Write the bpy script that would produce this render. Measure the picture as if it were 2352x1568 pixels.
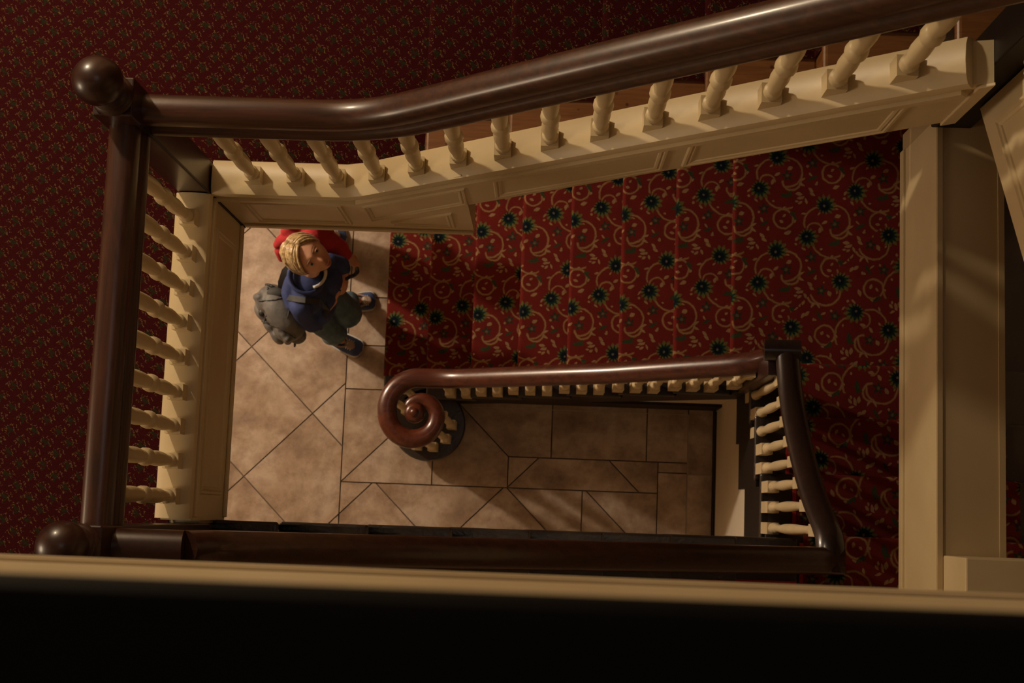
import bpy, bmesh, math, random
from mathutils import Vector, Matrix
random.seed(7)
S = bpy.context.scene
for o in list(bpy.data.objects): bpy.data.objects.remove(o)
COL = S.collection

# ------------------------------------------------------------------ camera, world, lights, exposure
cam_d = bpy.data.cameras.new('camera'); cam = bpy.data.objects.new('camera', cam_d); COL.objects.link(cam)
cam_d.sensor_fit = 'HORIZONTAL'; cam_d.sensor_width = 36.0; cam_d.lens = 3227.06/2352*36
cam.matrix_world = Matrix(((0.99910085,-0.03462754,0.02446281,0),(0.0373838,0.99169581,-0.12305229,0),
                           (-0.01999867,0.12385616,0.99209864,8.1692),(0,0,0,1)))
cam_d.clip_start = .02; cam_d.clip_end = 60
cam_d.dof.use_dof = True; cam_d.dof.focus_distance = 3.9; cam_d.dof.aperture_fstop = 8.0
S.camera = cam
S.view_settings.view_transform = 'Standard'; S.view_settings.look = 'None'
S.view_settings.gamma = 1.0; S.view_settings.use_curve_mapping = False
S.view_settings.exposure = 0.0
W = bpy.data.worlds.new('world'); S.world = W; W.use_nodes = True
W.node_tree.nodes['Background'].inputs[0].default_value = (.5,.38,.25,1)
W.node_tree.nodes['Background'].inputs[1].default_value = .05

def area(name, loc, to, size, power, col, size_y=None):
    d = bpy.data.lights.new(name, 'AREA'); d.energy = power; d.color = col; d.size = size
    if size_y: d.shape = 'RECTANGLE'; d.size_y = size_y
    o = bpy.data.objects.new(name, d); COL.objects.link(o); o.location = loc
    o.rotation_euler = (Vector(to)-Vector(loc)).to_track_quat('-Z','Y').to_euler(); return o
def bulb(name, loc, power, col, r=.08):
    d = bpy.data.lights.new(name, 'POINT'); d.energy = power; d.color = col; d.shadow_soft_size = r
    o = bpy.data.objects.new(name, d); COL.objects.link(o); o.location = loc; return o
WARM = (1.0,.78,.52)
bulb('landing_lamp', (-2.15,2.45,6.1), 165, WARM, .09)
bulb('landing_fill', (-4.6,-.6,5.6), 150, (1.0,.80,.56), .5)          # unseen fill light, added to brighten the beam face and right panel
bulb('hall_lamp', (-4.2,2.65,3.15), 470, (1.0,.83,.65), .10)      # hall lamp below the landing
area('well_fill', (0.2,.6,9.9), (0.2,.5,0), 1.5, 4.5, (.95,.92,.88))   # dim fill light added above the well, under a closed ceiling

# ------------------------------------------------------------------ helpers
def link(name, me, mat, parent=None, smooth=False):
    o = bpy.data.objects.new(name, me); COL.objects.link(o)
    if mat: me.materials.append(mat)
    if parent: o.parent = parent
    if smooth:
        for p in me.polygons: p.use_smooth = True
    return o
def empty(name, loc, label=None, cat=None, group=None):
    o = bpy.data.objects.new(name, None); COL.objects.link(o); o.location = loc; o.empty_display_size = .1
    if label: o['label'] = label
    if cat: o['category'] = cat
    if group: o['group'] = group
    return o
def tag(o, label, cat, group=None):
    o['label'] = label; o['category'] = cat
    if group: o['group'] = group
    return o
def struct(o): o['kind'] = 'structure'; return o
def keep(parent, *obs):
    # parts are modelled in world coordinates: undo the offset of the empty at the thing's base
    for o in obs: o.matrix_parent_inverse = Matrix.Translation(-Vector(parent.location))
class MB:
    def __init__(s): s.v=[]; s.f=[]; s.uv=None
    def add(s, vs, fs):
        n=len(s.v); s.v += [tuple(v) for v in vs]; s.f += [tuple(i+n for i in f) for f in fs]; return s
    def box(s, x0,x1,y0,y1,z0,z1):
        x0,x1=sorted((x0,x1)); y0,y1=sorted((y0,y1)); z0,z1=sorted((z0,z1))
        return s.add([(x0,y0,z0),(x1,y0,z0),(x1,y1,z0),(x0,y1,z0),(x0,y0,z1),(x1,y0,z1),(x1,y1,z1),(x0,y1,z1)],
            [(3,2,1,0),(4,5,6,7),(0,1,5,4),(1,2,6,5),(2,3,7,6),(3,0,4,7)])
    def prism(s, pts, axis, a, b):
        # pts: 2D polygon; axis 'x','y','z' = extrusion axis
        def P(p,t):
            return {'x':(t,p[0],p[1]),'y':(p[0],t,p[1]),'z':(p[0],p[1],t)}[axis]
        n=len(pts); vs=[P(p,a) for p in pts]+[P(p,b) for p in pts]
        return s.add(vs,[tuple(range(n))[::-1],tuple(range(n,2*n))]+[(i,(i+1)%n,(i+1)%n+n,i+n) for i in range(n)])
    def lathe(s, prof, c, seg=16):
        vs=[];fs=[]
        for r,z in prof:
            for k in range(seg):
                a=2*math.pi*k/seg; vs.append((c[0]+r*math.cos(a),c[1]+r*math.sin(a),c[2]+z))
        m=len(prof)
        for i in range(m-1):
            for k in range(seg):
                k2=(k+1)%seg; fs.append((i*seg+k,i*seg+k2,(i+1)*seg+k2,(i+1)*seg+k))
        fs.append(tuple(range(seg))[::-1]); fs.append(tuple((m-1)*seg+k for k in range(seg)))
        return s.add(vs,fs)
    def sweep(s, path, prof, scales=None, up=Vector((0,0,1))):
        vs=[];fs=[]; n=len(prof); m=len(path); path=[Vector(p) for p in path]
        for i,p in enumerate(path):
            a=path[max(i-1,0)]; b=path[min(i+1,m-1)]; t=(b-a).normalized()
            side=t.cross(up).normalized(); u2=side.cross(t)
            sc=scales[i] if scales else 1
            for q in prof: vs.append(p+side*q[0]*sc+u2*q[1]*sc)
        for i in range(m-1):
            for k in range(n):
                k2=(k+1)%n; fs.append((i*n+k,(i+1)*n+k,(i+1)*n+k2,i*n+k2))
        fs.append(tuple(range(n))); fs.append(tuple((m-1)*n+k for k in range(n))[::-1])
        return s.add(vs,fs)
    def ball(s, c, r, seg=20, rings=12, rot=None):
        if not isinstance(r,(tuple,list)): r=(r,r,r)
        vs=[];fs=[]; c=Vector(c)
        for i in range(1,rings):
            ph=math.pi*i/rings
            for k in range(seg):
                a=2*math.pi*k/seg; q=Vector((r[0]*math.sin(ph)*math.cos(a),r[1]*math.sin(ph)*math.sin(a),r[2]*math.cos(ph)))
                if rot: q=rot@q
                vs.append(c+q)
        tq=Vector((0,0,r[2])); 
        if rot: tq=rot@tq
        vs.append(c+tq); vs.append(c-tq); T=len(vs)-2
        for i in range(rings-2):
            for k in range(seg):
                k2=(k+1)%seg; fs.append((i*seg+k,(i+1)*seg+k,(i+1)*seg+k2,i*seg+k2))
        for k in range(seg):
            k2=(k+1)%seg; fs.append((T,k,k2)); fs.append((T+1,(rings-2)*seg+k2,(rings-2)*seg+k))
        return s.add(vs,fs)
    def cone(s, a, b, ra, rb, seg=14):
        a=Vector(a); b=Vector(b); t=(b-a).normalized(); x=t.orthogonal().normalized(); y=t.cross(x)
        vs=[a+(x*math.cos(q)+y*math.sin(q))*ra for q in [2*math.pi*k/seg for k in range(seg)]]+\
           [b+(x*math.cos(q)+y*math.sin(q))*rb for q in [2*math.pi*k/seg for k in range(seg)]]
        return s.add(vs,[(k,(k+1)%seg,(k+1)%seg+seg,k+seg) for k in range(seg)]+[tuple(range(seg))[::-1],tuple(range(seg,2*seg))])
    def chain(s, pts, rad, seg=14):
        for i,p in enumerate(pts):
            s.ball(p,rad[i],seg,8)
            if i: s.cone(pts[i-1],p,rad[i-1],rad[i],seg)
        return s
    def mesh(s,name='mesh'):
        me=bpy.data.meshes.new(name); me.from_pydata(s.v,[],s.f); me.update()
        bm=bmesh.new(); bm.from_mesh(me); bmesh.ops.recalc_face_normals(bm,faces=bm.faces); bm.to_mesh(me); bm.free()
        return me
    def obj(s,name,mat,parent=None,smooth=False,bevel=0,seg=2,auto=None):
        me=s.mesh(name)
        if bevel:
            bm=bmesh.new(); bm.from_mesh(me)
            bmesh.ops.bevel(bm,geom=list(bm.edges),offset=bevel,segments=seg,affect='EDGES',profile=.5,clamp_overlap=True)
            bm.to_mesh(me); bm.free()
        o=link(name,me,mat,parent,smooth or bool(auto))
        if auto:
            bm=bmesh.new(); bm.from_mesh(me)
            for e in bm.edges:
                e.smooth = len(e.link_faces)==2 and e.calc_face_angle(0)<math.radians(auto)
            bm.to_mesh(me); bm.free()
        if parent and parent.type=='EMPTY': keep(parent,o)
        elif parent: 
            root=parent
            while root.parent: root=root.parent
        return o
def box(name,mat,parent,*a,bevel=0): return MB().box(*a).obj(name,mat,parent,bevel=bevel)
def remesh(mb, vox, smooth_it=2):
    me=mb.mesh(); o=bpy.data.objects.new('tmp',me); COL.objects.link(o)
    m=o.modifiers.new('r','REMESH'); m.mode='VOXEL'; m.voxel_size=vox
    if smooth_it: q=o.modifiers.new('s','SMOOTH'); q.factor=.5; q.iterations=smooth_it
    dg=bpy.context.evaluated_depsgraph_get(); r=bpy.data.meshes.new_from_object(o.evaluated_get(dg))
    bpy.data.objects.remove(o); return r

# ------------------------------------------------------------------ materials
def newmat(name):
    m=bpy.data.materials.new(name); m.use_nodes=True; nt=m.node_tree
    return m, nt, nt.nodes['Principled BSDF']
def N(nt,t,**k):
    n=nt.nodes.new(t)
    for a,b in k.items(): setattr(n,a,b)
    return n
def ramp(nt, fac, stops):
    r=N(nt,'ShaderNodeValToRGB'); cr=r.color_ramp
    while len(cr.elements)<len(stops): cr.elements.new(.5)
    for e,(p,c) in zip(cr.elements,stops): e.position=p; e.color=(*c,1)
    nt.links.new(fac,r.inputs[0]); return r.outputs[0]
def noise(nt, vec, scale, detail=3, rough=.5, dist=0):
    n=N(nt,'ShaderNodeTexNoise'); n.inputs['Scale'].default_value=scale; n.inputs['Detail'].default_value=detail
    n.inputs['Roughness'].default_value=rough; n.inputs['Distortion'].default_value=dist
    if vec is not None: nt.links.new(vec,n.inputs['Vector'])
    return n.outputs['Fac']
def bump(nt,b,h,strength,dist=.002):
    q=N(nt,'ShaderNodeBump'); q.inputs['Strength'].default_value=strength; q.inputs['Distance'].default_value=dist
    nt.links.new(h,q.inputs['Height']); nt.links.new(q.outputs[0],b.inputs['Normal'])
def geo(nt, scale=(1,1,1), rot=(0,0,0)):
    t=N(nt,'ShaderNodeTexCoord'); m=N(nt,'ShaderNodeMapping'); m.inputs['Scale'].default_value=scale
    m.inputs['Rotation'].default_value=rot
    nt.links.new(t.outputs['Object'],m.inputs[0]); return m.outputs[0]
def simple(name, cols, scale=8, rough=.5, bumpv=0, gscale=(1,1,1), spec=.5, coat=0, sheen=0, detail=4, bscale=None, bd=.002):
    m,nt,b=newmat(name); v=geo(nt,gscale); f=noise(nt,v,scale,detail)
    nt.links.new(ramp(nt,f,[(.3,cols[0]),(.7,cols[1])]),b.inputs['Base Color'])
    b.inputs['Roughness'].default_value=rough; b.inputs['Specular IOR Level'].default_value=spec
    b.inputs['Coat Weight'].default_value=coat; b.inputs['Coat Roughness'].default_value=.12
    b.inputs['Sheen Weight'].default_value=sheen
    if bumpv: bump(nt,b,noise(nt,v,bscale or scale*4,3),bumpv,bd)
    return m
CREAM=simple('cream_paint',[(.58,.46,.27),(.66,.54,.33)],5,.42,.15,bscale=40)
CREAMD=simple('dusty_shaded_cream_paint',[(.42,.31,.165),(.49,.37,.205)],3,.6,.1)  # dusty paint, also darkened to put the shade of the beam top into the colour
WALLM=simple('wall_paint',[(.34,.24,.14),(.38,.27,.16)],2,.7)
CEILM=simple('ceiling_paint',[(.34,.29,.22),(.37,.31,.24)],2,.8)
PLASTER=simple('white_wall_paint',[(.62,.54,.40),(.68,.6,.46)],3,.6)
def woodmat(name,c0,c1,axis,rough,coat):
    sc=[14,14,14]; sc['xyz'.index(axis)]=1.2
    m,nt,b=newmat(name); v=geo(nt,tuple(sc)); f=noise(nt,v,3.5,6,.62,.8)
    nt.links.new(ramp(nt,f,[(.35,c0),(.65,c1)]),b.inputs['Base Color'])
    b.inputs['Roughness'].default_value=rough; b.inputs['Coat Weight'].default_value=coat; b.inputs['Coat Roughness'].default_value=.16
    bump(nt,b,noise(nt,geo(nt),55,4),.12,.001); return m
RAILX=woodmat('dark_mahogany_along_x',(.030,.010,.006),(.075,.024,.012),'x',.36,.22)
RAILY=woodmat('dark_mahogany_along_y',(.030,.010,.006),(.07,.022,.011),'y',.36,.22)
RAIL1=woodmat('worn_brown_mahogany',(.048,.013,.008),(.105,.029,.016),'x',.30,.3)
VOLM=woodmat('red_mahogany',(.060,.014,.007),(.12,.028,.012),'z',.30,.35)
RAIL3=woodmat('brown_mahogany',(.026,.010,.007),(.05,.018,.010),'x',.30,.25)
NEWELM=woodmat('newel_mahogany',(.022,.006,.004),(.035,.010,.006),'z',.36,.2)
DARKW=simple('dark_stained_tread',[(.018,.012,.009),(.034,.024,.018)],6,.3,.5,spec=.6,bscale=60,bd=.003)
BLACKW=simple('black_brown_wood',[(.007,.005,.004),(.013,.008,.005)],6,.5,spec=.3)
PINE_cols=[(.16,.062,.018),(.25,.105,.034)]
def pinemat():
    m,nt,b=newmat('varnished_pine'); v=geo(nt,(3,40,3)); f=noise(nt,v,2.2,5,.6,.6)
    c=ramp(nt,f,[(.3,PINE_cols[0]),(.7,PINE_cols[1])])
    w=N(nt,'ShaderNodeTexVoronoi'); w.inputs['Scale'].default_value=26; nt.links.new(geo(nt),w.inputs['Vector'])
    k=ramp(nt,w.outputs['Distance'],[(.08,(.35,.35,.35)),(.16,(1,1,1))])
    mx=N(nt,'ShaderNodeMix',data_type='RGBA',blend_type='MULTIPLY'); mx.inputs[0].default_value=1
    nt.links.new(c,mx.inputs[6]); nt.links.new(k,mx.inputs[7]); nt.links.new(mx.outputs[2],b.inputs['Base Color'])
    b.inputs['Roughness'].default_value=.4; return m
PINE=pinemat()
def tilemat():
    m,nt,b=newmat('stone_look_tile')
    oi=N(nt,'ShaderNodeObjectInfo'); t=N(nt,'ShaderNodeTexCoord'); ad=N(nt,'ShaderNodeVectorMath',operation='MULTIPLY_ADD')
    nt.links.new(oi.outputs['Random'],ad.inputs[0]); ad.inputs[1].default_value=(37,19,11); nt.links.new(t.outputs['Object'],ad.inputs[2])
    f=noise(nt,ad.outputs[0],3.2,7,.62,.35); f2=noise(nt,ad.outputs[0],11,5,.7)
    c1=ramp(nt,f,[(.30,(.22,.15,.105)),(.44,(.33,.235,.155)),(.54,(.42,.32,.23)),(.70,(.47,.385,.30))])
    c2=ramp(nt,f2,[(.32,(.66,.60,.56)),(.58,(1,1,1))])
    mx=N(nt,'ShaderNodeMix',data_type='RGBA',blend_type='MULTIPLY'); mx.inputs[0].default_value=1
    nt.links.new(c1,mx.inputs[6]); nt.links.new(c2,mx.inputs[7]); nt.links.new(mx.outputs[2],b.inputs['Base Color'])
    b.inputs['Roughness'].default_value=.45; bump(nt,b,f2,.12,.002); return m
TILE=tilemat()
GROUT=simple('dark_grout',[(.12,.085,.055),(.17,.12,.08)],20,.9)

# ---- node expression helper for the woven carpets
class E_:
    def __init__(s,nt): s.nt=nt
    def m(s,op,*a,clamp=False):
        n=N(s.nt,'ShaderNodeMath',operation=op); n.use_clamp=clamp
        for i,x in enumerate(a):
            if isinstance(x,(int,float)): n.inputs[i].default_value=x
            else: s.nt.links.new(x,n.inputs[i])
        return n.outputs[0]
    def v(s,op,*a,out=0):
        n=N(s.nt,'ShaderNodeVectorMath',operation=op)
        for i,x in enumerate(a):
            if isinstance(x,(tuple,list)): n.inputs[i].default_value=x
            elif isinstance(x,(int,float)): n.inputs[i].default_value=(x,x,x)
            else: s.nt.links.new(x,n.inputs[i])
        return n.outputs[out]
    def cell(s,L,c):   # vector from the nearest repeat of point c
        a,b=c[0]+c[1],c[0]-c[1]
        d=s.v('SUBTRACT',L,(a,b,0)); return s.v('WRAP',d,(.5,.5,.5),(-.5,-.5,-.5))
    def disk(s,L,c,R,k=60):
        d=s.v('LENGTH',s.cell(L,c),out=1); return s.m('MULTIPLY_ADD',d,-k,R*1.4142*k+.5,clamp=True)
    def ring(s,L,c,R,t,keep=None,k=60):
        q=s.cell(L,c); d=s.v('LENGTH',q,out=1)
        e=s.m('ABSOLUTE',s.m('SUBTRACT',d,R*1.4142)); o=s.m('MULTIPLY_ADD',e,-k,t*1.4142*k+.5,clamp=True)
        if keep:
            for (dx,dy,off) in keep:
                g=s.v('DOT_PRODUCT',q,((dx+dy),(dx-dy),0),out=1)
                o=s.m('MULTIPLY',o,s.m('MULTIPLY_ADD',g,k*.5,-off*2*k*.5+.5,clamp=True))
        return o
    def leaf(s,L,c,lx,ly,ang,k=9):
        q=s.cell(L,c); ca,sa=math.cos(ang),math.sin(ang)
        ux,uy=ca/lx,sa/lx; vx,vy=-sa/ly,ca/ly
        # d=(a,b) with x=(a+b)/2,y=(a-b)/2
        p=s.v('DOT_PRODUCT',q,((ux+uy)/2,(ux-uy)/2,0),out=1); r=s.v('DOT_PRODUCT',q,((vx+vy)/2,(vx-vy)/2,0),out=1)
        e=s.m('ADD',s.m('MULTIPLY',p,p),s.m('ABSOLUTE',r)); return s.m('MULTIPLY_ADD',e,-4,4.5,clamp=True)
    def mx(s,*a):
        o=a[0]
        for x in a[1:]: o=s.m('MAXIMUM',o,x)
        return o
    def blend(s,c0,c1,f):
        n=N(s.nt,'ShaderNodeMix',data_type='RGBA'); s.nt.links.new(f,n.inputs[0])
        for i,x in ((6,c0),(7,c1)):
            if isinstance(x,tuple): n.inputs[i].default_value=(*x,1)
            else: s.nt.links.new(x,n.inputs[i])
        return n.outputs[2]
def floralmat():
    m,nt,b=newmat('red_floral_carpet'); E=E_(nt); P=.465
    uv=N(nt,'ShaderNodeUVMap'); uv.uv_map='UVMap'
    wob=N(nt,'ShaderNodeTexNoise'); wob.inputs['Scale'].default_value=38; nt.links.new(uv.outputs[0],wob.inputs['Vector'])
    w=E.v('MULTIPLY',E.v('SUBTRACT',wob.outputs['Color'],(.5,.5,.5)),(.011,.011,0))
    p=E.v('ADD',uv.outputs[0],w); p=E.v('SCALE',p); p.node.inputs['Scale'].default_value=1/P
    a=E.v('DOT_PRODUCT',p,(1,1,0),out=1); c=E.v('DOT_PRODUCT',p,(1,-1,0),out=1)
    cb=N(nt,'ShaderNodeCombineXYZ'); nt.links.new(a,cb.inputs[0]); nt.links.new(c,cb.inputs[1]); L=cb.outputs[0]
    U=lambda x,y:(x/714.,-y/714.); r_=lambda x:x/714.
    A=U(0,0); B=U(-130,235)
    tan=E.mx(E.ring(L,U(55,465),r_(72),r_(6.5)),
        E.ring(L,U(78,108),r_(112),r_(6.5),keep=[(1,0,r_(-15))]),
        E.ring(L,U(112,178),r_(66),r_(7),keep=[(0,-1,r_(-4))]),
        E.ring(L,U(-28,130),r_(120),r_(6),keep=[(-1,0,r_(25)),(0,1,r_(-40))]),
        E.ring(L,U(-68,190),r_(58),r_(5),keep=[(0,1,r_(4))]),
        E.ring(L,U(52,245),r_(146),r_(6),keep=[(0,-1,r_(55)),(-1,0,r_(-70))]))
    lv=[(5,125,24,12,.6),(-30,185,24,13,1.3),(-270,210,30,14,.4),(270,270,24,12,-.6),(180,300,30,11,.2),(180,335,20,10,.6),(222,325,22,9,-1.2),
        (100,75,24,15,.5),(-100,-119,26,12,-.8),(-190,-84,26,13,-.1),(-160,-59,16,9,.7),(190,160,30,9,.5),(190,200,26,9,-.5),(40,485,20,11,-.3),(60,440,16,9,.6),
        (-205,-30,15,8,0),(-60,-165,13,9,0),(230,60,12,10,0),(300,180,14,8,1.2),(150,-60,13,10,0),(-20,330,12,8,0),(155,-100,22,8,.9),(250,120,20,8,-.9),(-40,60,16,7,.8),(-150,330,20,8,-.7),(60,380,14,7,.4),(-215,120,18,8,1.2),(205,420,20,8,.3),(90,20,14,6,-.4)]
    ys=[E.leaf(L,U(x,y),r_(l),r_(h),g) for x,y,l,h,g in lv]
    cream=E.mx(*ys)
    gl=E.mx(*[E.leaf(L,U(x,y),r_(l),r_(h),g) for x,y,l,h,g in [(75,285,50,18,0.1),(95,275,34,12,1.0),(-90,-209,44,11,.5),(130,440,42,11,-.9),(125,420,26,10,.1)]])
    def star(c,R,n):
        q=E.cell(L,c); sp=N(nt,'ShaderNodeSeparateXYZ'); nt.links.new(q,sp.inputs[0])
        th=E.m('ARCTAN2',sp.outputs[1],sp.outputs[0]); d=E.v('LENGTH',q,out=1)
        return d,th
    def blossom(c,ph):
        d,th=star(c,0,0)
        s1=E.m('SINE',E.m('MULTIPLY_ADD',th,13,ph)); s2=E.m('COSINE',E.m('ADD',th,ph))
        rr=E.m('MULTIPLY_ADD',s1,.024,E.m('MULTIPLY_ADD',s2,.040,r_(64)*1.4142))
        out=E.m('MULTIPLY_ADD',E.m('SUBTRACT',rr,d),50,.5,clamp=True)
        mid=E.m('MULTIPLY_ADD',E.m('SUBTRACT',E.m('MULTIPLY_ADD',s1,-.022,E.m('MULTIPLY_ADD',s2,.018,r_(52)*1.4142)),d),50,.5,clamp=True)
        core=E.m('MULTIPLY_ADD',d,-28,r_(38)*1.4142*28+.5,clamp=True)
        dot=E.m('MULTIPLY_ADD',d,-70,r_(8)*1.4142*70+.5,clamp=True); return out,mid,core,dot
    bl=[blossom(A,0.0),blossom(B,-1.6)]
    def fl(c):
        d,th=star(c,0,0); s1=E.m('SINE',E.m('MULTIPLY',th,5)); rr=E.m('MULTIPLY_ADD',s1,.025,r_(30)*1.4142)
        o=E.m('MULTIPLY_ADD',E.m('SUBTRACT',rr,d),60,.5,clamp=True)
        i=E.m('MULTIPLY_ADD',d,-70,r_(12)*1.4142*70+.5,clamp=True); return o,i
    fs=[fl(U(80,135)),fl(U(-90,390))]
    col=(.125,.014,.010)
    col=E.blend(col,(.25,.15,.06),tan); col=E.blend(col,(.26,.16,.075),cream); col=E.blend(col,(.035,.045,.018),gl)
    col=E.blend(col,(.028,.032,.018),E.mx(fs[0][0],fs[1][0])); col=E.blend(col,(.11,.085,.045),E.mx(fs[0][1],fs[1][1]))
    col=E.blend(col,(.115,.10,.030),E.mx(bl[0][0],bl[1][0])); col=E.blend(col,(.010,.030,.016),E.mx(bl[0][1],bl[1][1]))
    col=E.blend(col,(.004,.007,.012),E.mx(bl[0][2],bl[1][2])); col=E.blend(col,(.12,.11,.08),E.mx(bl[0][3],bl[1][3]))
    g=E.m('MULTIPLY_ADD',noise(nt,uv.outputs[0],210,3,.7),1.5,.25); g2=E.m('MULTIPLY_ADD',noise(nt,uv.outputs[0],9,3),.5,.75)
    col=E.v('SCALE',col); nt.links.new(E.m('MULTIPLY',g,g2),col.node.inputs['Scale'])
    nt.links.new(col,b.inputs['Base Color']); b.inputs['Roughness'].default_value=.95; b.inputs['Specular IOR Level'].default_value=.1
    f=noise(nt,uv.outputs[0],420,2); bump(nt,b,f,.5,.003); return m
FLORAL=floralmat()
def fleckmat():
    m,nt,b=newmat('maroon_fleck_carpet'); E=E_(nt)
    uv=N(nt,'ShaderNodeUVMap'); uv.uv_map='UVMap'
    wob=N(nt,'ShaderNodeTexNoise'); wob.inputs['Scale'].default_value=150; wob.inputs['Detail'].default_value=3; nt.links.new(uv.outputs[0],wob.inputs['Vector'])
    w=E.v('MULTIPLY',E.v('SUBTRACT',wob.outputs['Color'],(.5,.5,.5)),(.02,.02,0))
    p=E.v('ADD',uv.outputs[0],w); p=E.v('MULTIPLY',p,(1/.076,1/.070,0))
    a=E.v('DOT_PRODUCT',p,(1,1,0),out=1); c=E.v('DOT_PRODUCT',p,(1,-1,0),out=1)
    cb=N(nt,'ShaderNodeCombineXYZ'); nt.links.new(a,cb.inputs[0]); nt.links.new(c,cb.inputs[1]); L=cb.outputs[0]
    green=E.mx(E.disk(L,(0,0),.085,9),E.leaf(L,(.12,-.05),.10,.05,-.6),E.leaf(L,(-.10,.10),.12,.05,.9),E.leaf(L,(-.02,-.16),.10,.035,.4))
    tan=E.mx(*[E.leaf(L,(x,y),.085,.024,g) for x,y,g in [(-.17,.07,-1.),(-.21,-.06,-1.),(.13,.10,-1.),(.16,-.03,-1.),(.2,-.13,-.9),(-.08,-.21,-1.),(.05,.22,.6),(.31,.02,-1.),(.27,.14,-1.),(-.3,.02,.7),(-.1,.2,-1.)]])
    brk=noise(nt,uv.outputs[0],230,2); brk=E.m('MULTIPLY_ADD',brk,5,-1.9,clamp=True)
    col=E.blend((.034,.0029,.004),(.018,.018,.008),green); col=E.blend(col,(.125,.07,.032),E.m('MULTIPLY',tan,brk))
    g=E.m('MULTIPLY_ADD',noise(nt,uv.outputs[0],260,3,.7),1.5,.25)
    col=E.v('SCALE',col); nt.links.new(g,col.node.inputs['Scale'])
    nt.links.new(col,b.inputs['Base Color']); b.inputs['Roughness'].default_value=.95; b.inputs['Specular IOR Level'].default_value=.1
    bump(nt,b,noise(nt,uv.outputs[0],600,2),.5,.003); return m
FLECK=fleckmat()

# ------------------------------------------------------------------ dimensions of the stair
r=.18; ZL=3.78; r4=.215
N1=[-.922+.2587*i for i in range(8)]          # nosings flight 1 (x), z=(i+1)r
N2=[.755-.264*i for i in range(4)]            # nosings flight 2 (y), z=(9+i)r
N3=[1.055-.272*i for i in range(9)]           # nosings flight 3 (x), z=(13+i)r ; last = landing
N4=[-.392+.26*i for i in range(6)]            # nosings flight 4 (x), z=ZL+(i+1)r4
YN=2.12; YS=-1.3; XE=2.42; XW=-5.2; YF=3.3

# ------------------------------------------------------------------ shell
def room(name,mat,*a): return struct(box(name,mat,None,*a))
room('wall_north',WALLM,XW-.1,-.40,YF,YF+.1,0,10); room('wall_stair_north',WALLM,-.40,XE+.1,YN,YN+.1,0,10); room('wall_landing_end',WALLM,-.40,-.30,YN+.1,YF+.1,0,10)
room('wall_hall_partition',WALLM,-.93,-.40,YN,YN+.1,0,3.46); room('wall_east',WALLM,XE,XE+.1,-3.1,YN,0,10)
room('wall_west',WALLM,XW-.1,XW,-3.1,YF,0,10); room('wall_south',WALLM,XW-.1,XE+.1,-3.2,-3.1,0,10)
room('ceiling',CEILM,XW-.1,XE+.1,-3.2,YF+.1,10,10.1)
# white wall under the second flight, and the spandrel below the first flight
struct(box('wall_stairwell',PLASTER,None,.998,1.06,-1.25,.665,0,1.46))
struct(box('wall_spandrel',PLASTER,None,-.55,.998,.665,.70,0,.30))
sp=MB().prism([(-.5,.30),(.998,.30),(.998,1.25),(.65,1.0)],'y',.665,.70).obj('wall_spandrel',PLASTER); struct(sp)
struct(box('baseboard_east',BLACKW,None,.985,.998,-1.2,.64,0,.05)); struct(box('baseboard_spandrel',BLACKW,None,-.45,.998,.648,.665,0,.28))

# ---- tiled hall floor
fl=struct(box('floor',GROUT,None,XW,XE,-3.1,YF,-.12,-.012))
def clip(poly,n,c,keep_pos):
    out=[]; 
    for i in range(len(poly)):
        p,q=poly[i],poly[(i+1)%len(poly)]
        dp=n[0]*p[0]+n[1]*p[1]-c; dq=n[0]*q[0]+n[1]*q[1]-c
        if not keep_pos: dp,dq=-dp,-dq
        if dp>=0: out.append(p)
        if dp*dq<0:
            t=dp/(dp-dq); out.append((p[0]+(q[0]-p[0])*t,p[1]+(q[1]-p[1])*t))
    return out
def area2(p): return abs(sum(p[i][0]*p[(i+1)%len(p)][1]-p[(i+1)%len(p)][0]*p[i][1] for i in range(len(p))))/2
def split(regions,lines):
    for n,c in lines:
        new=[]
        for p in regions:
            for k in (True,False):
                q=clip(p,n,c,k)
                if len(q)>2 and area2(q)>2e-4: new.append(q)
        regions=new
    return regions
R4=lambda x0,x1,y0,y1:[(x0,y0),(x1,y0),(x1,y1),(x0,y1)]
D=.76; s2=(1,1); d2=(1,-1)
grid=[(s2,-.80+D*k) for k in range(-5,5)]+[(d2,-1.90+D*k) for k in range(-6,8)]
tiles=[]
tiles+=split([R4(-3.9,-1.165,-2.6,YN)],grid)
tiles+=split([R4(-1.165,.237,-2.6,.16)],grid)
tiles+=split([clip(R4(-1.165,-.197,.16,.96),d2,-1.325,False)],[((0,1),.702)])
tiles+=split([clip(clip(R4(-1.165,-.197,.16,.96),d2,-1.325,True),s2,.143,False)],[((1,0),-.637)])
tiles+=[[(-.197,.34),(.05,.34),(.05,.655),(-.512,.655)]]
tiles+=split([R4(-1.165,-.75,.96,YN)],[((0,1),1.246),((0,1),1.78)])
tiles+=split([R4(.05,.84,.34,.655)],[((1,0),.601)])
tiles+=split([R4(-.197,.67,.16,.34)],[(s2,.725),(d2,-.36)])
tiles+=split([R4(.237,.67,-3.1,.16)],[(s2,.418),((0,1),-.4),((0,1),-.95),((0,1),-1.5)])
tiles+=split([R4(.67,.84,-3.1,.34)],[((0,1),.28),((0,1),-.27),((0,1),-.8),((0,1),-1.35)])
tiles+=split([R4(.84,.985,-3.1,.655)],[((0,1),.274),((0,1),-.27),((0,1),-.82)])
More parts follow.
